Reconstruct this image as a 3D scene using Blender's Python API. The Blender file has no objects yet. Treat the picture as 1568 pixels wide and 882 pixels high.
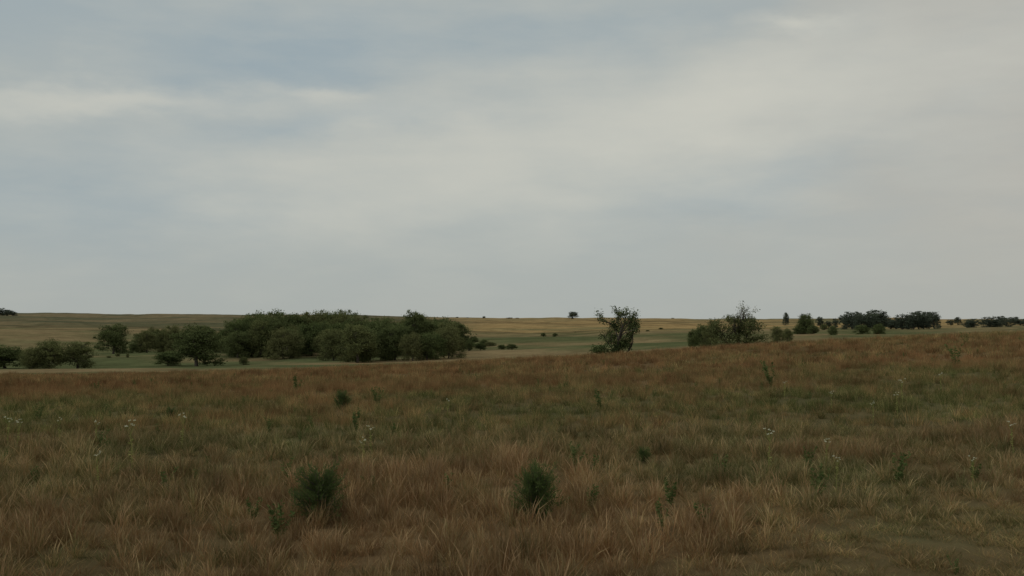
import bpy, math, random
import numpy as np
random.seed(7)
RS = np.random.RandomState(11)
F = 1524.0
scene = bpy.context.scene

# ------------------------------------------------------------------ noise
def _hash(ix, iy, seed):
    n = (ix.astype(np.int64) * 374761393 + iy.astype(np.int64) * 668265263 + seed * 974711) & 0x7fffffff
    n = ((n ^ (n >> 13)) * 1274126177) & 0x7fffffff
    n = (n ^ (n >> 16)) & 0xffff
    return n / 65535.0
def vnoise(x, y, seed=0):
    x = np.asarray(x, float); y = np.asarray(y, float)
    ix = np.floor(x); iy = np.floor(y)
    fx = x - ix; fy = y - iy
    fx = fx * fx * (3 - 2 * fx); fy = fy * fy * (3 - 2 * fy)
    a = _hash(ix, iy, seed); b = _hash(ix + 1, iy, seed)
    c = _hash(ix, iy + 1, seed); d = _hash(ix + 1, iy + 1, seed)
    return (a * (1 - fx) + b * fx) * (1 - fy) + (c * (1 - fx) + d * fx) * fy
def fbm(x, y, seed=0, o=4):
    s = 0; a = 0.5; t = 0
    x = np.asarray(x, float); y = np.asarray(y, float)
    for i in range(o):
        s = s + a * vnoise(x * 2 ** i + 17.3 * i, y * 2 ** i - 9.1 * i, seed + i); t += a; a *= 0.5
    return s / t

# ------------------------------------------------------------------ terrain heights
U = np.array([-1.4, -.514, -.252, -.055, .142, .306, .514, 1.4])
D = [70, 100, 130, 200, 300, 450, 600, 800, 1050, 1500, 2500, 7000]
P = np.array([
 [96, 92, 84, 71, 53, 38, 21, 10],
 [97, 93, 86, 74, 56, 41, 27, 20],
 [86, 85, 80, 70, 55, 41, 28, 24],
 [70, 72, 69, 61, 46, 34, 25, 22],
 [52, 55, 54, 48, 36, 28, 20, 18],
 [24, 27, 37, 34, 25, 22, 16, 14],
 [10, 13, 24, 27, 21, 17, 13, 12],
 [15, 16, 16, 15, 15, 12, 10, 9],
 [4, 5, 7, 8, 8, 7, 7, 7],
 [-8, -7, -5, 0, 1, 2, 4, 4],
 [-2, -2, -1, 3, 4, 5, 6, 6],
 [1, 1, 1, 2, 2, 2, 2, 2]], float)
EYE = 2.1
NU, NS = 361, 560
gu = np.linspace(-1.4, 1.4, NU)
gs = np.linspace(0, math.log(7000 / 8.0), NS)
gy = 8 * np.exp(gs)
rows = np.array([np.interp(gu, U, P[i]) for i in range(len(D))])
Zt = np.zeros((NS, NU))
for j in range(NU):
    zc = [-EYE] + [-rows[i, j] / F * D[i] for i in range(len(D))]
    Zt[:, j] = np.interp(gy, [4] + D, zc)
def gsm(A, ax, sig):
    r = int(sig * 3) + 1
    k = np.exp(-0.5 * (np.arange(-r, r + 1) / sig) ** 2); k /= k.sum()
    pad = [(0, 0), (0, 0)]; pad[ax] = (r, r)
    B = np.pad(A, pad, mode='edge')
    return np.apply_along_axis(lambda m: np.convolve(m, k, mode='valid'), ax, B)
Zt = gsm(Zt, 1, 9); Zt = gsm(Zt, 0, 5)
def H(x, y):
    x = np.asarray(x, float); y = np.asarray(y, float)
    u = np.clip(x / np.maximum(y, 70), -1.399, 1.399)
    s = np.log(np.clip(y, 8.001, 6999) / 8.0)
    a = (u + 1.4) / 2.8 * (NU - 1); b = s / gs[-1] * (NS - 1)
    i = np.clip(np.floor(a).astype(int), 0, NU - 2); j = np.clip(np.floor(b).astype(int), 0, NS - 2)
    fa = a - i; fb = b - j
    z = (Zt[j, i] * (1 - fa) + Zt[j, i + 1] * fa) * (1 - fb) + (Zt[j + 1, i] * (1 - fa) + Zt[j + 1, i + 1] * fa) * fb
    z = z + (fbm(x / 6, y / 6, 3, 3) - .5) * 0.30
    far = np.clip((y - 110) / 250, 0, 1)
    z = z + (fbm(x / 70, y / 60, 5, 3) - .5) * 5.0 * far
    z = z + (fbm(x / 260, y / 200, 8, 3) - .5) * 10 * np.clip((y - 400) / 600, 0, 1) * np.clip((2200 - y) / 900, 0, 1)
    return z

# ------------------------------------------------------------------ node helpers
def new_mat(name):
    m = bpy.data.materials.new(name); m.use_nodes = True
    nt = m.node_tree; nt.nodes.clear()
    return m, nt
def N(nt, t, **kw):
    n = nt.nodes.new(t)
    for k, v in kw.items(): setattr(n, k, v)
    return n
def L(nt, a, b): nt.links.new(a, b)
def math_n(nt, op, a, b=None, clamp=False):
    n = N(nt, 'ShaderNodeMath', operation=op); n.use_clamp = clamp
    for i, v in enumerate((a, b)):
        if v is None: continue
        if isinstance(v, (int, float)): n.inputs[i].default_value = v
        else: L(nt, v, n.inputs[i])
    return n.outputs[0]
def mixc(nt, fac, a, b, mode='MIX'):
    n = N(nt, 'ShaderNodeMix', data_type='RGBA', blend_type=mode)
    for idx, v in ((0, fac), (6, a), (7, b)):
        if isinstance(v, (int, float)): n.inputs[idx].default_value = v
        elif isinstance(v, tuple): n.inputs[idx].default_value = (*v[:3], 1)
        else: L(nt, v, n.inputs[idx])
    return n.outputs[2]

def foliage_shader(nt, col, transl=0.25):
    out = N(nt, 'ShaderNodeOutputMaterial')
    d = N(nt, 'ShaderNodeBsdfDiffuse')
    t = N(nt, 'ShaderNodeBsdfTranslucent')
    mx = N(nt, 'ShaderNodeMixShader'); mx.inputs[0].default_value = transl
    L(nt, col, d.inputs['Color']); L(nt, col, t.inputs[0])
    L(nt, d.outputs[0], mx.inputs[1]); L(nt, t.outputs[0], mx.inputs[2]); L(nt, mx.outputs[0], out.inputs[0])

# grass: 'tint' 0 green .. .5 straw .. 1 rust ; col.r per blade random, g height, b seedhead
def grass_mat():
    m, nt = new_mat('prairie_grass_blades')
    ti = N(nt, 'ShaderNodeAttribute', attribute_type='GEOMETRY', attribute_name='tint')
    br = N(nt, 'ShaderNodeAttribute', attribute_type='GEOMETRY', attribute_name='bright')
    c = N(nt, 'ShaderNodeAttribute', attribute_type='GEOMETRY', attribute_name='col')
    sp = N(nt, 'ShaderNodeSeparateColor'); L(nt, c.outputs['Color'], sp.inputs[0])
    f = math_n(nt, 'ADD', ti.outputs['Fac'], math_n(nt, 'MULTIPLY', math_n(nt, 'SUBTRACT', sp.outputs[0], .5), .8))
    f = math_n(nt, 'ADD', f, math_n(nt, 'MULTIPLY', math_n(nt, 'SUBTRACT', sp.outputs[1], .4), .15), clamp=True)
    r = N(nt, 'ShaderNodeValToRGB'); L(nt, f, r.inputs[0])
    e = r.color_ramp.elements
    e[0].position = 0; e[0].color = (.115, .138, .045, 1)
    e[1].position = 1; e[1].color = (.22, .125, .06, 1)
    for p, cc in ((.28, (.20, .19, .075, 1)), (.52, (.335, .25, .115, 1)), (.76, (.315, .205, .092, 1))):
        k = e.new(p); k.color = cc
    col = mixc(nt, math_n(nt, 'MULTIPLY', sp.outputs[2], .4), r.outputs[0], (.43, .335, .20))
    v = math_n(nt, 'MULTIPLY', br.outputs['Fac'], math_n(nt, 'ADD', .70, math_n(nt, 'MULTIPLY', sp.outputs[0], .5)))
    n = N(nt, 'ShaderNodeVectorMath', operation='SCALE'); L(nt, col, n.inputs[0]); L(nt, v, n.inputs['Scale'])
    foliage_shader(nt, n.outputs[0], .25)
    return m
def leaf_mat(name, dark, light, warm):
    m, nt = new_mat(name)
    c = N(nt, 'ShaderNodeAttribute', attribute_type='GEOMETRY', attribute_name='col')
    sp = N(nt, 'ShaderNodeSeparateColor'); L(nt, c.outputs['Color'], sp.inputs[0])
    oi = N(nt, 'ShaderNodeObjectInfo')
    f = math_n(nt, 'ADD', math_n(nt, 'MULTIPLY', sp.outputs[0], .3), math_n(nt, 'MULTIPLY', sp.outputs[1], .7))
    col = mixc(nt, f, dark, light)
    col = mixc(nt, math_n(nt, 'MULTIPLY', oi.outputs['Random'], .45), col, warm)
    foliage_shader(nt, col, .25)
    return m
def bark_mat(name='rough_bark', c1=(.05, .042, .035), c2=(.13, .115, .1)):
    m, nt = new_mat(name)
    tc = N(nt, 'ShaderNodeTexCoord'); mp = N(nt, 'ShaderNodeMapping'); mp.inputs['Scale'].default_value = (1, 1, .2)
    L(nt, tc.outputs['Object'], mp.inputs[0])
    no = N(nt, 'ShaderNodeTexNoise'); no.inputs['Scale'].default_value = 14; no.inputs['Detail'].default_value = 3
    L(nt, mp.outputs[0], no.inputs[0])
    col = mixc(nt, no.outputs[0], c1, c2)
    b = N(nt, 'ShaderNodeBsdfDiffuse')
    bp = N(nt, 'ShaderNodeBump'); bp.inputs['Strength'].default_value = .5; L(nt, no.outputs[0], bp.inputs['Height'])
    L(nt, bp.outputs[0], b.inputs['Normal'])
    L(nt, col, b.inputs['Color'])
    o = N(nt, 'ShaderNodeOutputMaterial'); L(nt, b.outputs[0], o.inputs[0])
    return m
def plain_mat(name, c1, c2, transl=.15):
    m, nt = new_mat(name)
    c = N(nt, 'ShaderNodeAttribute', attribute_type='GEOMETRY', attribute_name='col')
    sp = N(nt, 'ShaderNodeSeparateColor'); L(nt, c.outputs['Color'], sp.inputs[0])
    foliage_shader(nt, mixc(nt, sp.outputs[0], c1, c2), transl)
    return m

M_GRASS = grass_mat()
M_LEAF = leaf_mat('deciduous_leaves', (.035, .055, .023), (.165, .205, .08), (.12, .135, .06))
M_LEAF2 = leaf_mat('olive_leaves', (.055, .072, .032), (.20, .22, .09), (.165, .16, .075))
M_LEAF_FAR = leaf_mat('hazy_distant_leaves', (.06, .078, .058), (.11, .13, .09), (.09, .108, .082))  # atmospheric haze baked into the far leaf colours
M_CEDAR = leaf_mat('cedar_needles', (.04, .068, .022), (.13, .18, .062), (.08, .11, .04))
M_FORB = plain_mat('forb_leaves', (.06, .095, .03), (.15, .19, .07), .25)
M_WHITE = plain_mat('white_bracts', (.5, .53, .36), (.75, .75, .62), .3)
M_YSTEM = plain_mat('yellow_green_stem', (.22, .25, .08), (.36, .36, .13), .2)
M_BARK = bark_mat()

# ------------------------------------------------------------------ mesh builder
class MB:
    def __init__(s): s.v = []; s.f = []; s.c = []; s.m = []; s.n = 0
    def add(s, v, f, c, mi=0):
        v = np.asarray(v, float).reshape(-1, 3)
        s.v.append(v); s.f.extend([tuple(int(i) + s.n for i in q) for q in f])
        c = np.asarray(c, float)
        if c.ndim == 1: c = np.tile(c, (len(v), 1))
        s.c.append(c); s.m.extend([mi] * len(f)); s.n += len(v)
    def mesh(s, name, mats, fit=None):
        me = bpy.data.meshes.new(name)
        V = np.concatenate(s.v)
        if fit:
            V[:, 2] *= fit[1] / np.percentile(V[:, 2], 99.9)
            V[:, :2] *= fit[0] / (2 * np.percentile(np.hypot(V[:, 0], V[:, 1]), 99.0))
        me.from_pydata(V.tolist(), [], s.f)
        C = np.concatenate(s.c); C = np.hstack([C, np.ones((len(C), 1))])
        a = me.color_attributes.new('col', 'FLOAT_COLOR', 'POINT'); a.data.foreach_set('color', C.ravel())
        for m in mats: me.materials.append(m)
        me.polygons.foreach_set('material_index', s.m)
        me.update(); return me
    def tube(s, pts, rad, mi=0, sides=5, col=(.5, .5, 0)):
        pts = [np.array(p, float) for p in pts]
        V = []; 
        for k, p in enumerate(pts):
            d = pts[min(k + 1, len(pts) - 1)] - pts[max(k - 1, 0)]; d /= (np.linalg.norm(d) + 1e-9)
            a = np.cross(d, (0.31, .95, .05)); a /= (np.linalg.norm(a) + 1e-9); b = np.cross(d, a)
            for q in range(sides):
                t = 2 * math.pi * q / sides
                V.append(p + (a * math.cos(t) + b * math.sin(t)) * rad[k])
        Fc = []
        for k in range(len(pts) - 1):
            for q in range(sides):
                Fc.append((k * sides + q, k * sides + (q + 1) % sides, (k + 1) * sides + (q + 1) % sides, (k + 1) * sides + q))
        s.add(V, Fc, col, mi)
    def leaves(s, cen, size, col, mi=1, asp=.6, dirs=None, rs=RS):
        n = len(cen); 
        a = rs.normal(size=(n, 3)) if dirs is None else dirs + rs.normal(size=(n, 3)) * .25
        a /= np.linalg.norm(a, axis=1, keepdims=True)
        b = np.cross(a, rs.normal(size=(n, 3))); b /= np.linalg.norm(b, axis=1, keepdims=True)
        sz = np.asarray(size).reshape(-1, 1) * np.ones((n, 1))
        V = np.stack([cen - a * sz * .5, cen + b * sz * .5 * asp, cen + a * sz * .5, cen - b * sz * .5 * asp], 1).reshape(-1, 3)
        idx = np.arange(n * 4).reshape(-1, 4)
        s.add(V, idx, np.repeat(col, 4, 0), mi)

# ------------------------------------------------------------------ templates
def grass_clump(name, seed, n, h, spread, w, lean=.35, seedp=.3, droop=.3, K=4):
    r = np.random.RandomState(seed); mb = MB()
    for i in range(n):
        a = r.uniform(0, 6.283); rad = abs(r.normal()) * spread * .6
        p = np.array([math.cos(a) * rad, math.sin(a) * rad, -.03])
        hh = h * r.uniform(.35, 1.1) * (1.15 - .35 * min(1, rad / spread))
        la = a + r.normal() * .9; ln = lean * r.uniform(.1, 1.3)
        o = r.uniform(0, 6.283); wd = np.array([math.cos(o), math.sin(o), 0]) * w * r.uniform(.6, 1.3) * .5
        sh = r.rand() < seedp; V = []; C = []; rr = r.rand()
        for k in range(K + 1):
            t = k / K
            off = hh * ln * (t + droop * t ** 3)
            q = p + np.array([math.cos(la) * off, math.sin(la) * off, hh * (t - .12 * ln * t * t)])
            q[:2] += r.normal(size=2) * .01
            ww = (1 - t ** 2 * .85)
            if sh: ww = .6 if t < .6 else (1.9 if t < .9 else .5)
            sd = 1.0 if (sh and t > .6) else 0.0
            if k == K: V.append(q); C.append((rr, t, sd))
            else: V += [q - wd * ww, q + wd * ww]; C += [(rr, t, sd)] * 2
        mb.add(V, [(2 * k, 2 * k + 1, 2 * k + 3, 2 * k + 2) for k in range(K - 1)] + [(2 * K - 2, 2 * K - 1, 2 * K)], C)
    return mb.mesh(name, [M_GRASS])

def forb_mesh(name, seed, h=.5, stems=4, leafs=.05, per=22, mats=None):
    r = np.random.RandomState(seed); mb = MB()
    for s in range(stems):
        a = r.uniform(0, 6.283); ln = r.uniform(.1, .5); hh = h * r.uniform(.6, 1.05)
        pts = [np.array([math.cos(a) * ln * hh * t, math.sin(a) * ln * hh * t, hh * t]) + np.append(r.normal(size=2) * .012, 0) for t in np.linspace(0, 1, 5)]
        mb.tube(pts, np.linspace(.006, .002, 5), 0, 4, (.3, .5, 0))
        ts = r.uniform(.12, 1, per); cen = []; dr = []
        for t in ts:
            k = min(3, int(t * 4)); q = pts[k] + (pts[k + 1] - pts[k]) * (t * 4 - k)
            d = np.array([math.cos(r.uniform(0, 6.28)), math.sin(r.uniform(0, 6.28)), r.uniform(0, .8)])
            cen.append(q + d * leafs * .5 * (1.2 - .5 * t)); dr.append(d)
        mb.leaves(np.array(cen), leafs * r.uniform(.6, 1.3, per), np.column_stack([r.rand(per), ts, ts * 0]), 0, .38, np.array(dr), r)
    return mb.mesh(name, mats or [M_FORB])

def flower_mesh(name, seed, h=.7):
    r = np.random.RandomState(seed); mb = MB()
    top = np.array([r.normal() * .03, r.normal() * .03, h * .72])
    mb.tube([(0, 0, 0), top * .5 + np.array([.01, 0, 0]), top], [.005, .005, .004], 0, 5, (.5, .5, 0))
    n = 30; t = r.uniform(.25, 1, n); d = np.column_stack([r.normal(size=n), r.normal(size=n), r.uniform(-.1, .6, n)])
    d /= np.linalg.norm(d, axis=1, keepdims=True)
    mb.leaves(top * t[:, None] + d * .025, .055 * r.uniform(.7, 1.2, n), np.column_stack([r.rand(n), t, t * 0]), 0, .35, d, r)
    for k in range(5):
        a = k * 1.257 + r.uniform(-.3, .3); o = np.array([math.cos(a), math.sin(a), 0])
        e = top + o * h * r.uniform(.05, .12) + np.array([0, 0, h * r.uniform(.14, .30)])
        mb.tube([top, (top + e) / 2 + o * .01, e], [.003, .003, .002], 0, 4, (.5, .5, 0))
        n = 8; dd = np.column_stack([r.normal(size=n), r.normal(size=n), r.uniform(0, .8, n)]); dd /= np.linalg.norm(dd, axis=1, keepdims=True)
        mb.leaves(e + dd * .018, .034 * r.uniform(.6, 1.2, n), np.column_stack([r.rand(n), r.rand(n), dd[:, 0] * 0]), 1, .5, dd, r)
    return mb.mesh(name, [M_YSTEM, M_WHITE])

def tree_mesh(name, seed, Ht=10, W=10, cb=.12, nl=7, ncl=20, nleaf=70, ls=.34, mat=None, lobe=.25):
    """broad rounded crown reaching near the ground, built of lobes of leaf clumps"""
    r = np.random.RandomState(seed); mb = MB()
    tt = np.array([r.normal() * .03 * W, r.normal() * .03 * W, Ht * .3])
    mb.tube([(0, 0, -.5), tt * .5, tt], [Ht * .035, Ht * .027, Ht * .022], 0, 7)
    for l in range(nl):
        f = l / (nl - 1)
        zf = cb + .10 + (.76 - cb - .10) * f ** .75 + r.uniform(-.06, .05)
        a = l * 2.4 + r.uniform(-.5, .5); q = (1.0 - .62 * f ** 3) * r.uniform(.55, 1.05)
        rr = W * lobe * r.uniform(.75, 1.2)
        wid = W * .5 - rr * .8
        c = np.array([math.cos(a) * wid * q, math.sin(a) * wid * q, Ht * zf])
        mid = (tt + c) / 2 + np.array([0, 0, -.04 * Ht]) + r.normal(size=3) * .02 * Ht
        mb.tube([tt * r.uniform(.5, 1), mid, c], [Ht * .014, Ht * .009, Ht * .004], 0, 5)
        lb = r.uniform(-.15, .2)
        for k in range(ncl):
            d = r.normal(size=3); d /= np.linalg.norm(d); d[2] = d[2] * .85 + .05
            cc = c + d * rr * r.uniform(.5, 1.05)
            if cc[2] < Ht * .05: cc[2] = Ht * r.uniform(.04, .14)
            if k % 3 == 0: mb.tube([c, (c + cc) / 2 + r.normal(size=3) * .02 * Ht, cc], [Ht * .004, Ht * .003, Ht * .0015], 0, 4)
            cr = W * .052 * r.uniform(.6, 1.4)
            n = int(nleaf * r.uniform(.5, 1.3))
            cen = cc + r.normal(size=(n, 3)) * np.array([cr, cr, cr * .6])
            cen[:, 2] = np.maximum(cen[:, 2], .15)
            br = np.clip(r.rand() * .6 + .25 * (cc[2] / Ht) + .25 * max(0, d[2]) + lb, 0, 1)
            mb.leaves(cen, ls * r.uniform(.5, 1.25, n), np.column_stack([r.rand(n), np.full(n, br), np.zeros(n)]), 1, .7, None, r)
    return mb.mesh(name, [M_BARK, mat or M_LEAF], (W, Ht))

def branching_tree(name, seed, stems, leaf_fn, ls=.14, mat=None, extra=None, sprd=.45):
    r = np.random.RandomState(seed); mb = MB()
    def grow(p, d, ln, rad, dep):
        pts = [p]; q = p.copy(); dd = d.copy()
        for k in range(3):
            dd = dd + r.normal(size=3) * .15; dd[2] += .04; dd /= np.linalg.norm(dd)
            q = q + dd * ln / 3; pts.append(q.copy())
        mb.tube(pts, np.linspace(rad, max(rad * .62, .008), 4), 0, 5 if dep > 1 else 3)
        n = leaf_fn(q, dep, r)
        if n > 0:
            for pp in (pts[1], pts[2], q) if dep <= 1 else (q,):
                m = max(3, n // 2); br = r.rand()
                mb.leaves(pp + r.normal(size=(m, 3)) * .15, ls * r.uniform(.5, 1.3, m), np.column_stack([r.rand(m), np.full(m, br), np.zeros(m)]), 1, .6, None, r)
        if dep == 0: return
        for c in range(3 if dep > 1 else 2 + r.randint(2)):
            nd = dd + r.normal(size=3) * sprd; nd[2] = max(nd[2], -.1) + .12; nd /= np.linalg.norm(nd)
            st = q if c < 2 else pts[2]
            grow(st.copy(), nd, ln * r.uniform(.6, .82), max(rad * .58, .01), dep - 1)
    for (p, d, ln, rad, dp) in stems:
        d = np.array(d, float); d /= np.linalg.norm(d); grow(np.array(p, float), d, ln, rad, dp)
    if extra:
        for (c, s, n) in extra:
            c = np.array(c, float)
            for k in range(max(3, n // 50)):
                cc = c + r.normal(size=3) * np.array(s) * .65; cc[2] = max(cc[2], .1)
                m = 50; cen = cc + r.normal(size=(m, 3)) * np.array(s) * .28; cen[:, 2] = np.maximum(cen[:, 2], .03)
                mb.leaves(cen, ls * r.uniform(.6, 1.3, m), np.column_stack([r.rand(m), np.full(m, r.rand()), np.zeros(m)]), 1, .6, None, r)
    return mb.mesh(name, [M_BARK, mat or M_LEAF])

def cedar_mesh(name, seed, Ht=.55, W=.55, n=70, conic=.3):
    r = np.random.RandomState(seed); mb = MB()
    mb.tube([(0, 0, -.03), (.01, 0, Ht * .4), (0, .01, Ht * .85)], [.014, .009, .003], 0, 6)
    for i in range(n):
        a = r.uniform(0, 6.283); t0 = r.uniform(.02, .6)
        s = np.array([0, 0, Ht * t0]); out = W * .5 * r.uniform(.45, 1.05) * (1 - conic * t0 * 1.4)
        up = Ht * r.uniform(.10, .42) * (1 if t0 < .5 else 1.1)
        e = s + np.array([math.cos(a) * out, math.sin(a) * out, up])
        if i % 5 == 0: e = np.array([math.cos(a) * out * .6, math.sin(a) * out * .6, Ht * r.uniform(.75, 1.02)])
        m = (s + e) / 2 + np.array([0, 0, -.03]) + r.normal(size=3) * .012
        mb.tube([s, m, e], [.004, .003, .001], 0, 3)
        k = 95; t = r.uniform(.18, 1.02, k)[:, None]
        c = (1 - t) ** 2 * s + 2 * t * (1 - t) * m + t * t * e
        ax = (e - s) / np.linalg.norm(e - s)
        sd = r.normal(size=(k, 3)); d = ax * .9 + sd * .5 + np.array([0, 0, .35]); d /= np.linalg.norm(d, axis=1, keepdims=True)
        c = c + sd * .016 + d * .012
        c[:, 2] = np.maximum(c[:, 2], .01)
        mb.leaves(c, .038 * r.uniform(.6, 1.3, k), np.column_stack([r.rand(k), t[:, 0] * .7 + r.rand() * .3, np.zeros(k)]), 1, .17, d, r)
    return mb.mesh(name, [M_BARK, M_CEDAR])

# ------------------------------------------------------------------ scattering by geometry nodes
def make_coll(name, meshes):
    c = bpy.data.collections.new(name)
    for i, me in enumerate(meshes):
        o = bpy.data.objects.new('%s_%02d' % (name, i), me); c.objects.link(o)
    return c
def scatter(name, pts, sc, rot, ix, tint, bright, coll, realize=False):
    n = len(pts)
    me = bpy.data.meshes.new(name); me.vertices.add(n); me.vertices.foreach_set('co', np.asarray(pts, float).ravel())
    a = me.attributes.new('sc', 'FLOAT_VECTOR', 'POINT'); a.data.foreach_set('vector', np.asarray(sc, float).ravel())
    a = me.attributes.new('rt', 'FLOAT_VECTOR', 'POINT'); a.data.foreach_set('vector', np.asarray(rot, float).ravel())
    a = me.attributes.new('ix', 'INT', 'POINT'); a.data.foreach_set('value', np.asarray(ix, np.int32))
    a = me.attributes.new('tint', 'FLOAT', 'POINT'); a.data.foreach_set('value', np.asarray(tint, float))
    a = me.attributes.new('bright', 'FLOAT', 'POINT'); a.data.foreach_set('value', np.asarray(bright, float))
    me.update()
    ob = bpy.data.objects.new(name, me); scene.collection.objects.link(ob)
    ng = bpy.data.node_groups.new(name + '_gn', 'GeometryNodeTree')
    ng.interface.new_socket('Geometry', in_out='INPUT', socket_type='NodeSocketGeometry')
    ng.interface.new_socket('Geometry', in_out='OUTPUT', socket_type='NodeSocketGeometry')
    gi = ng.nodes.new('NodeGroupInput'); go = ng.nodes.new('NodeGroupOutput')
    iop = ng.nodes.new('GeometryNodeInstanceOnPoints')
    ci = ng.nodes.new('GeometryNodeCollectionInfo'); ci.inputs['Collection'].default_value = coll
    ci.inputs['Separate Children'].default_value = True; ci.inputs['Reset Children'].default_value = True
    def na(nm, dt):
        q = ng.nodes.new('GeometryNodeInputNamedAttribute'); q.data_type = dt; q.inputs['Name'].default_value = nm
        return q.outputs['Attribute']
    e2r = ng.nodes.new('FunctionNodeEulerToRotation')
    l = ng.links.new
    l(gi.outputs[0], iop.inputs['Points']); l(ci.outputs[0], iop.inputs['Instance'])
    iop.inputs['Pick Instance'].default_value = True
    l(na('ix', 'INT'), iop.inputs['Instance Index']); l(na('rt', 'FLOAT_VECTOR'), e2r.inputs[0])
    l(e2r.outputs[0], iop.inputs['Rotation']); l(na('sc', 'FLOAT_VECTOR'), iop.inputs['Scale'])
    if realize:
        prev = iop.outputs[0]
        for nm in ('sc', 'rt', 'ix'):
            rm = ng.nodes.new('GeometryNodeRemoveAttribute'); rm.inputs['Name'].default_value = nm
            l(prev, rm.inputs[0]); prev = rm.outputs[0]
        rz = ng.nodes.new('GeometryNodeRealizeInstances'); l(prev, rz.inputs[0]); l(rz.outputs[0], go.inputs[0])
    else:
        l(iop.outputs[0], go.inputs[0])
    md = ob.modifiers.new('scatter', 'NODES'); md.node_group = ng
    return ob

# ------------------------------------------------------------------ field pattern
def dryness(x, y):
    """0 green .. 1 rust"""
    a = fbm(x / 7.0, y / 9.0, 21, 4); b = fbm(x / 1.6, y / 2.0, 31, 3); e = fbm(x / .5, y / .5, 35, 2)
    d = .535 + (a - .5) * 1.35 + (b - .5) * 1.0 + (e - .5) * .6
    d = d - .10 * np.exp(-((y - 20 - x * .25) / 6.0) ** 2)
    d = d - .08 * np.exp(-((y - 30 + x * .3) / 6.0) ** 2) * (x > 0)
    d = d + .09 * np.clip((y - 34) / 15, 0, 1)
    return np.clip(d, 0.02, .98)
def worn(x, y):
    """short trampled patch in the near right"""
    return np.clip((x - 0.8 - (y - 7.5) * .5) / 2.5, 0, 1) * np.clip((13.5 - y) / 4, 0, 1) * .8

# ------------------------------------------------------------------ ground sheet
ys = np.concatenate([np.linspace(-90, 6, 40), np.exp(np.linspace(math.log(6.4), math.log(6990), 680))])
us = np.linspace(-1.39, 1.39, 520)
YY, UU = np.meshgrid(ys, us, indexing='ij'); XX = UU * np.maximum(YY, 70)
ZZ = H(XX, YY)
V = np.stack([XX, YY, ZZ], -1).reshape(-1, 3)
nr, nc = XX.shape
ii = np.arange(nr * nc).reshape(nr, nc)
Fq = np.stack([ii[:-1, :-1], ii[:-1, 1:], ii[1:, 1:], ii[1:, :-1]], -1).reshape(-1, 4)
me = bpy.data.meshes.new('prairie_ground'); me.from_pydata(V.tolist(), [], Fq.tolist())
me.polygons.foreach_set('use_smooth', [True] * len(Fq))
x, y = V[:, 0], V[:, 1]; u = x / np.maximum(y, 70)
def mix(a, b, t): return a * (1 - t[:, None]) + b * t[:, None]
def flat(c): return np.tile(c, (len(x), 1))
def sst(a, b, v): t = np.clip((v - a) / (b - a), 0, 1); return t * t * (3 - 2 * t)
field_c = mix(flat([.105, .098, .048]), flat([.165, .113, .06]), dryness(x, y))
vp = fbm(x / 34, y / 24, 41, 5)
valley = mix(flat([.105, .120, .056]), flat([.24, .185, .10]), sst(.36, .66, vp))
wob = (fbm(x / 180, y / 180, 77, 3) - .5)
patch = fbm(x / 130, y / 80, 55, 4)
fine = fbm(x / 50, y / 34, 58, 4)
hillG = mix(flat([.105, .118, .054]), flat([.24, .185, .098]), sst(.38, .62, patch * .55 + fine * .45))
tanR = mix(flat([.36, .25, .11]), flat([.19, .17, .08]), sst(.46, .72, fine * .6 + patch * .4))
hillL = mix(flat([.20, .155, .082]), flat([.105, .104, .054]), sst(.38, .60, fine * .5 + patch * .5))
right = sst(-.12, .0, u + wob * .1)
tan_zone = sst(560, 700, y + wob * 420)
ridge_green = sst(1250, 1380, y + wob * 300) * sst(.12, .22, u) 
hill = mix(hillG, mix(hillL, tanR, right), tan_zone)
hill = mix(hill, flat([.13, .14, .068]), ridge_green * .7)
# contour terraces / hedge strips
ln = fbm(u * 1.6 + 4, np.log(np.maximum(y, 10)) * 30 + u * 5, 61, 3)
hill = hill * (1 - .42 * sst(.60, .68, ln) * sst(420, 600, y))[:, None]
c = mix(field_c, valley, np.clip((y - 88) / 12, 0, 1))
c = mix(c, hill, sst(290, 430, y + wob * 120))
c = mix(c, flat([.19, .185, .14]), np.clip((y - 300) / 4800, 0, .26))  # distance haze painted in: ground colour pales with distance
c = np.hstack([c, np.ones((len(c), 1))])
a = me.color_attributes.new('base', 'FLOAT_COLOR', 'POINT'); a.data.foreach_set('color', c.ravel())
m, nt = new_mat('prairie_ground')
at = N(nt, 'ShaderNodeAttribute', attribute_name='base')
geo = N(nt, 'ShaderNodeNewGeometry')
n1 = N(nt, 'ShaderNodeTexNoise'); n1.inputs['Scale'].default_value = 1.3; n1.inputs['Detail'].default_value = 6; n1.inputs['Roughness'].default_value = .7
n2 = N(nt, 'ShaderNodeTexNoise'); n2.inputs['Scale'].default_value = .09; n2.inputs['Detail'].default_value = 6; n2.inputs['Roughness'].default_value = .75
L(nt, geo.outputs['Position'], n1.inputs['Vector']); L(nt, geo.outputs['Position'], n2.inputs['Vector'])
v = math_n(nt, 'ADD', -.32, math_n(nt, 'ADD', math_n(nt, 'MULTIPLY', n1.outputs[0], .9), math_n(nt, 'MULTIPLY', n2.outputs[0], 1.65)))
sc = N(nt, 'ShaderNodeVectorMath', operation='SCALE'); L(nt, at.outputs['Color'], sc.inputs[0]); L(nt, v, sc.inputs['Scale'])
b = N(nt, 'ShaderNodeBsdfDiffuse')
bp = N(nt, 'ShaderNodeBump'); bp.inputs['Strength'].default_value = .5; bp.inputs['Distance'].default_value = .3; L(nt, n1.outputs[0], bp.inputs['Height'])
L(nt, bp.outputs[0], b.inputs['Normal']); L(nt, sc.outputs[0], b.inputs['Color'])
o = N(nt, 'ShaderNodeOutputMaterial'); L(nt, b.outputs[0], o.inputs[0])
me.materials.append(m); me.update()
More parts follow.
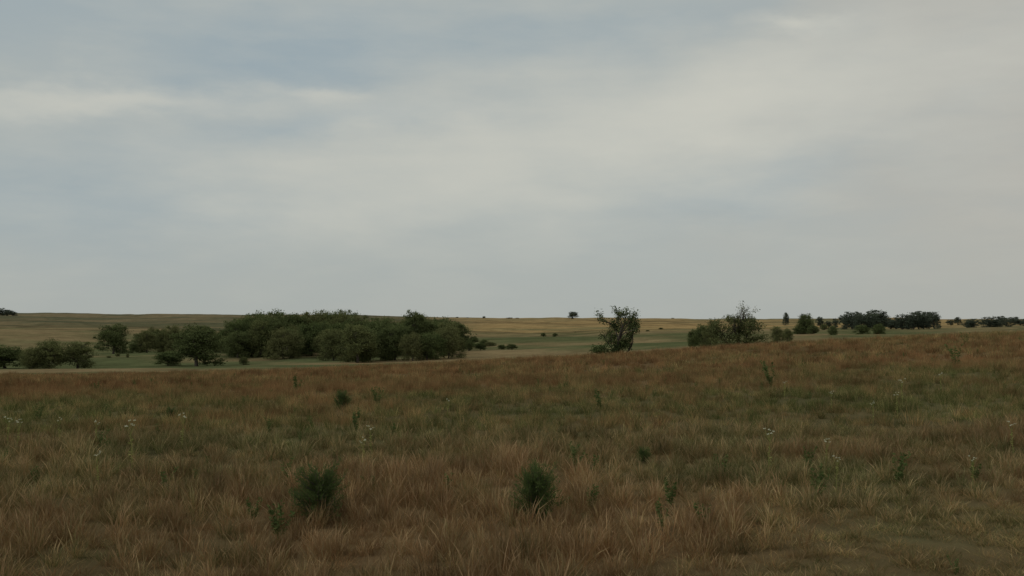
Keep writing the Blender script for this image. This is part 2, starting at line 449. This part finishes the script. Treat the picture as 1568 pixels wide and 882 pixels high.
g = bpy.data.objects.new('prairie_ground', me); scene.collection.objects.link(g)

# ------------------------------------------------------------------ grass
T = []
for k in range(4): T.append(grass_clump('near_%d' % k, 100 + k, 70, .30, .085, .0040, .5, .4, .4, 3))      # 0-3 bunch grass
for k in range(2): T.append(grass_clump('low_%d' % k, 120 + k, 75, .15, .19, .005, .9, .05, .6, 3))        # 4-5 low soft
for k in range(3): T.append(grass_clump('mid_%d' % k, 140 + k, 50, .34, .17, .009, .45, .35, .3, 2))          # 6-8
for k in range(3): T.append(grass_clump('far_%d' % k, 160 + k, 46, .38, .38, .022, .4, .35, .3, 2))          # 9-11
for k in range(2): T.append(forb_mesh('weed_%d' % k, 180 + k, .36, 4, .05, 20))                      # 12-13
GC = make_coll('grass_clump', T)
def rand_pts(y0, y1, dens):
    A = .62 * (y1 ** 2 - y0 ** 2) + 9 * (y1 - y0); n = int(A * dens * 1.0)
    Y = RS.uniform(y0, y1, n * 3); W = .62 * Y + 4.5; keep = RS.rand(len(Y)) < W / (.62 * y1 + 4.5)
    Y = Y[keep][:n]; W = W[keep][:n]
    return RS.uniform(-1, 1, len(Y)) * W, Y
PX, PY, SC, IX, TI, BR = [], [], [], [], [], []
def zone(y0, y1, dens, kinds, base_s, low=.0):
    X, Y = rand_pts(y0, y1, dens); n = len(X)
    d = dryness(X, Y) + RS.normal(size=n) * .16
    wn = worn(X, Y)
    hn = fbm(X / .9, Y / .9, 71, 3)
    s = base_s * (.40 + 1.1 * hn) * RS.uniform(.6, 1.4, n)
    s *= (.75 + .33 * np.clip(d, 0, 1))
    ix = RS.choice(kinds, n)
    lowm = (RS.rand(n) < (low + wn * .8)) | (wn > .9)
    if low > 0: ix = np.where(lowm, RS.choice([4, 5], n), ix)
    s = np.where(lowm, s * .95, s * (1 - wn * .5))
    d = d * (1 - wn) + wn * .45
    PX.append(X); PY.append(Y); IX.append(ix); TI.append(np.clip(d, 0, 1))
    SC.append(np.column_stack([s ** .5 * base_s ** .5, s ** .5 * base_s ** .5, s]))
    BR.append((.40 + .55 * fbm(X / 2.5, Y / 2.5, 81, 3) + .65 * fbm(X / .7, Y / .9, 85, 2)) * RS.uniform(.6, 1.35, n) * (1 - .15 * wn))
zone(4.5, 20, 24, [0, 1, 2, 3], .98, .36)
zone(20, 44, 9.5, [6, 7, 8], .92)
zone(44, 92, 2.8, [9, 10, 11], .85)
zone(44, 92, .8, [6, 7, 8], 1.1)
X, Y = rand_pts(6, 60, .26); kp = fbm(X / 5, Y / 5, 91, 3) > .5; X = X[kp]; Y = Y[kp]; n = len(X)
PX.append(X); PY.append(Y); IX.append(RS.choice([12, 13], n)); TI.append(np.zeros(n)); BR.append(np.ones(n))
s = RS.uniform(.4, 1.0, n); SC.append(np.column_stack([s, s, s]))
PX = np.concatenate(PX); PY = np.concatenate(PY); IX = np.concatenate(IX); TI = np.concatenate(TI); BR = np.concatenate(BR); SC = np.concatenate(SC)
PZ = H(PX, PY)
rot = np.column_stack([RS.normal(size=len(PX)) * .06, RS.normal(size=len(PX)) * .06, RS.uniform(0, 6.283, len(PX))])
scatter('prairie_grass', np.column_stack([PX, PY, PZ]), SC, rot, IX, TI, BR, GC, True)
print('grass clumps', len(PX))

# ------------------------------------------------------------------ placement helpers (world positions on the terrain)
def at_dist(px, d): 
    xx = (px - 784) / F * d; return xx, d, float(H(xx, d))
def on_field(px, row):
    p = row - 487.0; uu = (px - 784) / F
    yy = np.linspace(5, 78, 1800); pp = -H(uu * yy, yy) / yy * F
    k = np.argmax(pp <= p); return uu * yy[k], yy[k], float(H(uu * yy[k], yy[k]))
def put(name, me, loc, s, rz=0):
    ob = bpy.data.objects.new(name, me); ob.location = loc; ob.scale = s; ob.rotation_euler = (0, 0, rz)
    scene.collection.objects.link(ob); return ob

# ------------------------------------------------------------------ trees
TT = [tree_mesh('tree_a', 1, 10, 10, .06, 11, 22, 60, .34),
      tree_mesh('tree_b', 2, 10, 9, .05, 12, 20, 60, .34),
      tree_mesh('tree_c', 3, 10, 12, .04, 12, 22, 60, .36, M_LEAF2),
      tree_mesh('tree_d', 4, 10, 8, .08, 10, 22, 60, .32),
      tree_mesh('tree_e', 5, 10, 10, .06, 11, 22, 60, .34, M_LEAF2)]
TW = [10, 9, 12, 8, 10]
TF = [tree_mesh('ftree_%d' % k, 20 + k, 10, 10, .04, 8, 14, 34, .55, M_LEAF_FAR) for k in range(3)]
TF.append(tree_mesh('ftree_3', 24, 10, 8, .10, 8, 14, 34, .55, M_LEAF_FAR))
wood_c = make_coll('woodland_tree', TT); far_c = make_coll('far_tree', TF)
def tree_xf(px, d, top, wpx, basew=10.0):
    xx, yy, zz = at_dist(px, d)
    ht = (487 - top) / F * d - zz
    return (xx, yy, zz - .05), ht, wpx / F * d
def mass(name, specs, coll, nT, widths):
    P_, S_, R_, I_ = [], [], [], []
    for (px, d, top, w) in specs:
        if top < 0:      # negative = explicit height in metres
            xx, yy, zz = at_dist(px, d); loc = (xx, yy, zz - .05); ht = -top; wm = w / F * d
        else:
            loc, ht, wm = tree_xf(px, d, top, w); ht = max(ht, 1.0)
        k = random.randrange(nT)
        P_.append(loc); S_.append((wm / widths[k], wm / widths[k], ht / 10)); I_.append(k); R_.append((0, 0, random.uniform(0, 6.28)))
    n = len(P_); return scatter(name, P_, S_, R_, I_, [0] * n, [1] * n, coll)
# woodland
env_x = [345, 372, 400, 440, 500, 540, 562, 600, 622, 637, 655, 690, 706]
env_y = [490, 483, 478, 476, 475, 477, 484, 488, 485, 479, 484, 488, 493]
sp = []
for px in range(356, 705, 13):
    t = float(np.interp(px, env_x, env_y)); sp.append((px + random.uniform(-4, 4), random.uniform(250, 300), t + random.choice([-2, -1, 0, 1, 3, 4]), random.uniform(36, 60)))
for px in range(365, 695, 19):
    sp.append((px + random.uniform(-5, 5), random.uniform(222, 245), random.uniform(484, 500), random.uniform(40, 58)))
for px in list(range(350, 500, 18)):
    sp.append((px + random.uniform(-6, 6), random.uniform(222, 238), random.uniform(500, 516), random.uniform(36, 48)))
for px in range(515, 695, 19):
    sp.append((px + random.uniform(-6, 6), random.uniform(198, 212), random.uniform(496, 512), random.uniform(40, 58)))
mass('woodland', sp, wood_c, 5, TW)
# scrubby line left of the woodland
sp = []
for px in range(218, 352, 8): sp.append((px, random.uniform(285, 330), random.uniform(497, 509), random.uniform(24, 40)))
for px in (205, 360, 374, 470): sp.append((px, random.uniform(250, 300), -3.0, random.uniform(16, 24)))
for px, d in ((702, 300), (712, 340), (722, 300), (733, 290), (742, 330), (726, 380), (718, 260), (708, 240), (736, 265), (750, 310)): sp.append((px, d, -random.uniform(1.4, 3.2), random.uniform(14, 24)))
mass('scrub_thicket', sp, wood_c, 5, TW)
# distant tree groves on the right
sp = []
for px in range(1296, 1345, 8):
    sp.append((px, random.uniform(400, 520), random.choice([474, 477, 480, 484]), random.uniform(24, 38)))
for px in range(1345, 1400, 9): sp.append((px, random.uniform(420, 560), random.uniform(480, 490), random.uniform(22, 36)))
for px in (1398, 1406, 1414, 1422, 1430): sp.append((px, random.uniform(400, 500), random.uniform(475, 481), random.uniform(24, 34)))
for px in (1484, 1490, 1515, 1524, 1532, 1540, 1552, 1562, 1575, 1590): sp.append((px, random.uniform(430, 600), random.uniform(481, 490), random.uniform(20, 34)))
for px in (1255, 1268, 1279, 1455, 1466): sp.append((px, 600, random.uniform(484, 492), 14))
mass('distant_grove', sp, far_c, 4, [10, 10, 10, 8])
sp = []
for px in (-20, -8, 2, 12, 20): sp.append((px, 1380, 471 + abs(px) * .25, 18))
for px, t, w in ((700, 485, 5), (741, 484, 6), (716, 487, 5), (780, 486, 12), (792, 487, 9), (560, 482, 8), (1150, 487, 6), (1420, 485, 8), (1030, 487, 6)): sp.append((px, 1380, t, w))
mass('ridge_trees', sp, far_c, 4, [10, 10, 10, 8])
# shrubs scattered over the valley
sp = []
for (px, d, t, w) in ((768, 270, -1.4, 16), (784, 262, -1.6, 20), (832, 420, -1.8, 10), (850, 420, -1.6, 10),
                      (374, 190, -1.6, 18), (1060, 180, 503, 20), (1075, 190, 496, 30), (1088, 185, 494, 32), (1190, 190, 499, 26), (1205, 210, 502, 20), (1275, 300, 498, 18),
                      (1225, 360, 496, 26), (1245, 350, 497, 22), (1262, 420, 496, 16), (1320, 260, 497, 28), (1345, 280, 495, 24)): sp.append((px, d, t, w))
for k in range(34):
    px = random.uniform(120, 1300); d = random.uniform(210, 700); sp.append((px, d, -random.uniform(.5, 1.5), random.uniform(4, 9)))
mass('valley_shrubs', sp, wood_c, 5, TW)
# individual trees
def tree(name, k, px, d, top, w, rz=0):
    loc, ht, wm = tree_xf(px, d, top, w)
    put(name, TT[k], loc, (wm / TW[k], wm / TW[k], ht / 10), rz)
tree('deciduous_tree', 1, 302, 185, 496, 86, .5)
tree('deciduous_tree', 0, 258, 190, 537, 50, 1.5)
tree('deciduous_tree', 0, 174, 270, 495, 54, 1)
tree('deciduous_tree', 4, 548, 195, 496, 74, 2)
tree('deciduous_tree', 3, 637, 235, 475, 46, 3)
tree('deciduous_tree', 2, 435, 220, 501, 62, 4)
tree('deciduous_tree', 0, 1233, 360, 480, 30, 1)
for (px, d, t, w) in ((877, 1300, 477, 21), (1203, 900, 478, 12), (1229, 880, 480, 11)):
    loc, ht, wm = tree_xf(px, d, t, w); put('distant_tree', TF[0], loc, (wm / 10, wm / 10, ht / 10), px)
for (k, px, d, t, w) in ((0, 10, 165, 528, 76), (2, 78, 162, 519, 70), (4, 120, 165, 522, 60), (2, 50, 160, 531, 50), (0, -40, 165, 526, 60)):
    loc, ht, wm = tree_xf(px, d, t, w); put('shrub', TT[k], loc, (wm / TW[k], wm / TW[k], ht / 10), px)
# half-dead trees standing just over the crest
def lf_mid(q, dep, r):
    if dep > 1: return 0
    if q[2] > 4.3: return 5 if r.rand() < .4 else 0
    return 15 if r.rand() < .65 else 0
mid = branching_tree('half_dead_tree', 7, [((-.2, 0, -.2), (-.22, 0, 1), 1.7, .13, 4), ((.15, 0, -.2), (.62, .1, 1), 1.5, .10, 3), ((-.1, 0, 0), (-.6, 0, 1), 1.0, .07, 2), ((.1, 0, 0), (.2, 0, 1), 1.2, .07, 3)], lf_mid, .15, M_LEAF,
    extra=[((-1.5, 0, .45), (.7, .5, .35), 1000), ((-.2, 0, .8), (.6, .4, .6), 1200), ((-.6, 0, 2.0), (.5, .4, .7), 900), ((1.3, 0, 2.4), (.6, .4, .6), 550), ((.5, 0, 1.2), (.5, .3, .6), 700)], sprd=.38)
def ext(me):
    co = np.zeros(len(me.vertices) * 3); me.vertices.foreach_get('co', co); co = co.reshape(-1, 3); return co.min(0), co.max(0)
def put_fit(name, me, px0, px1, top, d, rz=0):
    lo, hi = ext(me); xx, yy, zz = at_dist((px0 + px1) / 2, d)
    ht = (487 - top) / F * d - zz; wm = (px1 - px0) / F * d
    sx = wm / (hi[0] - lo[0]); sz = ht / hi[2]
    put(name, me, (xx - (hi[0] + lo[0]) / 2 * sx, yy, zz - .05), (sx, sx, sz))
put_fit('half_dead_tree', mid, 899, 986, 466, 80)
def lf_r(q, dep, r):
    if dep > 1: return 0
    if q[2] > 3.2: return 3 if r.rand() < .3 else 0
    return 15 if r.rand() < .8 else 0
rt = branching_tree('half_dead_tree', 12, [((-.3, 0, -.2), (-.6, 0, 1), 1.3, .10, 4), ((0, 0, -.2), (.05, .1, 1), 1.6, .12, 4), ((.3, 0, -.2), (.7, 0, 1), 1.3, .10, 4)], lf_r, .15, M_LEAF2,
    extra=[((-1.1, 0, 1.0), (.9, .6, .6), 1300), ((1.0, 0, .9), (1.0, .6, .5), 1300), ((0, 0, 1.6), (1.1, .6, .6), 1300)])
put_fit('half_dead_tree', rt, 1078, 1188, 459, 88)

# ------------------------------------------------------------------ foreground plants
def putrow(name, me, px, base, s, rz=0):
    put(name, me, on_field(px, base), (s, s, s), rz)
c1 = cedar_mesh('cedar_sapling', 1, .60, .60, 105, .0); c2 = cedar_mesh('cedar_sapling', 2, .60, .60, 95, .35)
putrow('cedar_sapling', c1, 490, 797, 1.05)
putrow('cedar_sapling', c2, 822, 797, 1.05, 1)
putrow('cedar_sapling', c2, 525, 628, .95, 2)
putrow('cedar_sapling', c2, 265, 645, .6, 3)
putrow('cedar_sapling', c1, 985, 708, .42, 3)
fo = [forb_mesh('leafy_forb_%d' % k, 300 + k, .6, 6, .07, 34) for k in range(4)]
for k, (px, b, s) in enumerate(((430, 825, .75), (580, 622, 1.0), (600, 670, .5), (880, 722, .7), (1025, 775, .6), (1105, 735, .6), (1180, 592, 1.5), (1462, 562, 1.5), (545, 662, .9), (1370, 742, .75),
                               (1250, 765, .7), (1235, 722, .6), (455, 600, 1.2), (1075, 810, .5), (905, 780, .5), (1010, 810, .5), (1490, 735, .5), (60, 645, .8), (920, 628, .9), (1478, 530, 1.3), (150, 600, .8), (390, 800, .5))):
    putrow('leafy_forb', fo[k % 4], px, b, s, k)
fl = [flower_mesh('flower_stalk_%d' % k, 400 + k, .8) for k in range(3)]
for k, (px, b, s) in enumerate(((205, 722, .95), (155, 745, .6), (15, 690, .75), (30, 690, .7), (280, 690, .8), (557, 725, .65), (570, 700, .65), (1175, 725, .8), (1380, 622, .85), (1372, 640, .7), (1440, 602, .75),
                               (1278, 750, .55), (1262, 722, .6), (685, 640, .6), (1335, 650, .6), (1548, 700, .7), (95, 678, .6), (150, 685, .6), (1200, 610, .6), (1272, 630, .6), (1485, 745, .5))):
    putrow('white_flower_stalk', fl[k % 3], px, b, s, k * 1.3)

# ------------------------------------------------------------------ world
w = bpy.data.worlds.new('World'); scene.world = w; w.use_nodes = True
try: w.cycles.sampling_method = 'NONE'
except Exception as ex: print(ex)
nt = w.node_tree; nt.nodes.clear()
sky = N(nt, 'ShaderNodeTexSky', sky_type='NISHITA'); sky.sun_disc = False
SUN_EL, SUN_AZ = math.radians(36), math.radians(-110)
sky.sun_elevation = SUN_EL; sky.sun_rotation = SUN_AZ; sky.dust_density = 2.5
tc = N(nt, 'ShaderNodeTexCoord'); sx = N(nt, 'ShaderNodeSeparateXYZ'); L(nt, tc.outputs['Generated'], sx.inputs[0])
def noise_w(scale, vecscale, det=4, off=0):
    mp = N(nt, 'ShaderNodeMapping'); mp.inputs['Scale'].default_value = vecscale; mp.inputs['Location'].default_value = (off, off, off)
    L(nt, tc.outputs['Generated'], mp.inputs[0]); q = N(nt, 'ShaderNodeTexNoise'); q.inputs['Scale'].default_value = scale; q.inputs['Detail'].default_value = det
    q.inputs['Roughness'].default_value = .55; L(nt, mp.outputs[0], q.inputs[0]); return q
az = math_n(nt, 'ARCTAN2', sx.outputs[0], sx.outputs[1]); el = sx.outputs[2]
nA = noise_w(6, (1, 1, 2.5), 5, 0)
sc3 = N(nt, 'ShaderNodeSeparateColor'); L(nt, nA.outputs['Color'], sc3.inputs[0])
azw = math_n(nt, 'ADD', az, math_n(nt, 'MULTIPLY', math_n(nt, 'SUBTRACT', sc3.outputs[0], .5), .28))
elw = math_n(nt, 'ADD', el, math_n(nt, 'MULTIPLY', math_n(nt, 'SUBTRACT', sc3.outputs[1], .5), .09))
def blob(a0, e0, sa, se, tilt=0, amp=1):
    da = math_n(nt, 'SUBTRACT', azw, a0); de = math_n(nt, 'SUBTRACT', elw, e0)
    if tilt: de = math_n(nt, 'SUBTRACT', de, math_n(nt, 'MULTIPLY', da, tilt))
    da = math_n(nt, 'DIVIDE', da, sa); de = math_n(nt, 'DIVIDE', de, se)
    q = math_n(nt, 'ADD', math_n(nt, 'MULTIPLY', da, da), math_n(nt, 'MULTIPLY', de, de))
    return math_n(nt, 'MULTIPLY', math_n(nt, 'EXPONENT', math_n(nt, 'MULTIPLY', q, -1)), amp)
def summ(l):
    s = l[0]
    for q in l[1:]: s = math_n(nt, 'ADD', s, q)
    return s
bright = summ([blob(.04, .17, .26, .07, .15, .70), blob(.28, .21, .20, .05, .1, .35), blob(-.40, .200, .15, .014, .05, .7), blob(-.185, .222, .05, .009, 0, .4), blob(.27, .272, .05, .009, -.15, .6),
               blob(-.24, .13, .17, .035, -.1, .22)])
blue = summ([blob(-.23, .250, .14, .05, .1, .85), blob(-.18, .185, .15, .018, .15, .7), blob(.07, .285, .25, .03, .1, .55), blob(.22, .125, .10, .025, .1, .5), blob(-.42, .10, .2, .06, 0, .6), blob(-.46, .27, .12, .04, 0, .6)])
nC = noise_w(3.2, (1, 1, 3.2), 5, 2.1).outputs[0]; nD = noise_w(9, (1, 1, 4), 5, 8).outputs[0]
bright = math_n(nt, 'ADD', bright, math_n(nt, 'MULTIPLY', math_n(nt, 'SUBTRACT', nC, .5), .6))
bright = math_n(nt, 'ADD', bright, math_n(nt, 'MULTIPLY', math_n(nt, 'SUBTRACT', nD, .5), .5), clamp=True)
blue = math_n(nt, 'ADD', blue, math_n(nt, 'MULTIPLY', math_n(nt, 'SUBTRACT', nD, .5), -.5), clamp=True)
K = 10.0
def kc(r, g_, b_):
    f = lambda v: ((v / 255 + .055) / 1.055) ** 2.4 * K
    return (f(r), f(g_), f(b_))
base = kc(173, 179, 176)
warm = math_n(nt, 'MULTIPLY', math_n(nt, 'SUBTRACT', azw, .12), 2.2, clamp=True)
col = mixc(nt, warm, base, kc(180, 177, 168))
col = mixc(nt, blue, col, kc(154, 168, 174))
col = mixc(nt, bright, col, kc(203, 202, 191))
hz = math_n(nt, 'MULTIPLY', math_n(nt, 'SUBTRACT', .10, el), 9, clamp=True)
col = mixc(nt, math_n(nt, 'MULTIPLY', hz, .7), col, kc(171, 175, 170))
col = mixc(nt, .96, sky.outputs[0], col)
bg = N(nt, 'ShaderNodeBackground'); bg.inputs[1].default_value = .1; L(nt, col, bg.inputs[0])
wo = N(nt, 'ShaderNodeOutputWorld'); L(nt, bg.outputs[0], wo.inputs[0])

# sun through thin overcast
ld = bpy.data.lights.new('sun', 'SUN'); ld.energy = .8; ld.angle = math.radians(14); ld.color = (1, .94, .85)
so = bpy.data.objects.new('sun', ld); scene.collection.objects.link(so)
from mathutils import Vector
dv = Vector((math.sin(SUN_AZ) * math.cos(SUN_EL), math.cos(SUN_AZ) * math.cos(SUN_EL), math.sin(SUN_EL)))
so.rotation_euler = dv.to_track_quat('Z', 'Y').to_euler()

cam = bpy.data.cameras.new('camera'); cam.lens = 35; cam.sensor_width = 36; cam.clip_end = 20000; cam.clip_start = .05
co = bpy.data.objects.new('camera', cam); scene.collection.objects.link(co)
co.location = (0, 0, 0); co.rotation_euler = (math.radians(90 + 1.73), 0, 0)
scene.camera = co
scene.view_settings.view_transform = 'Standard'; scene.view_settings.look = 'None'; scene.view_settings.exposure = 0
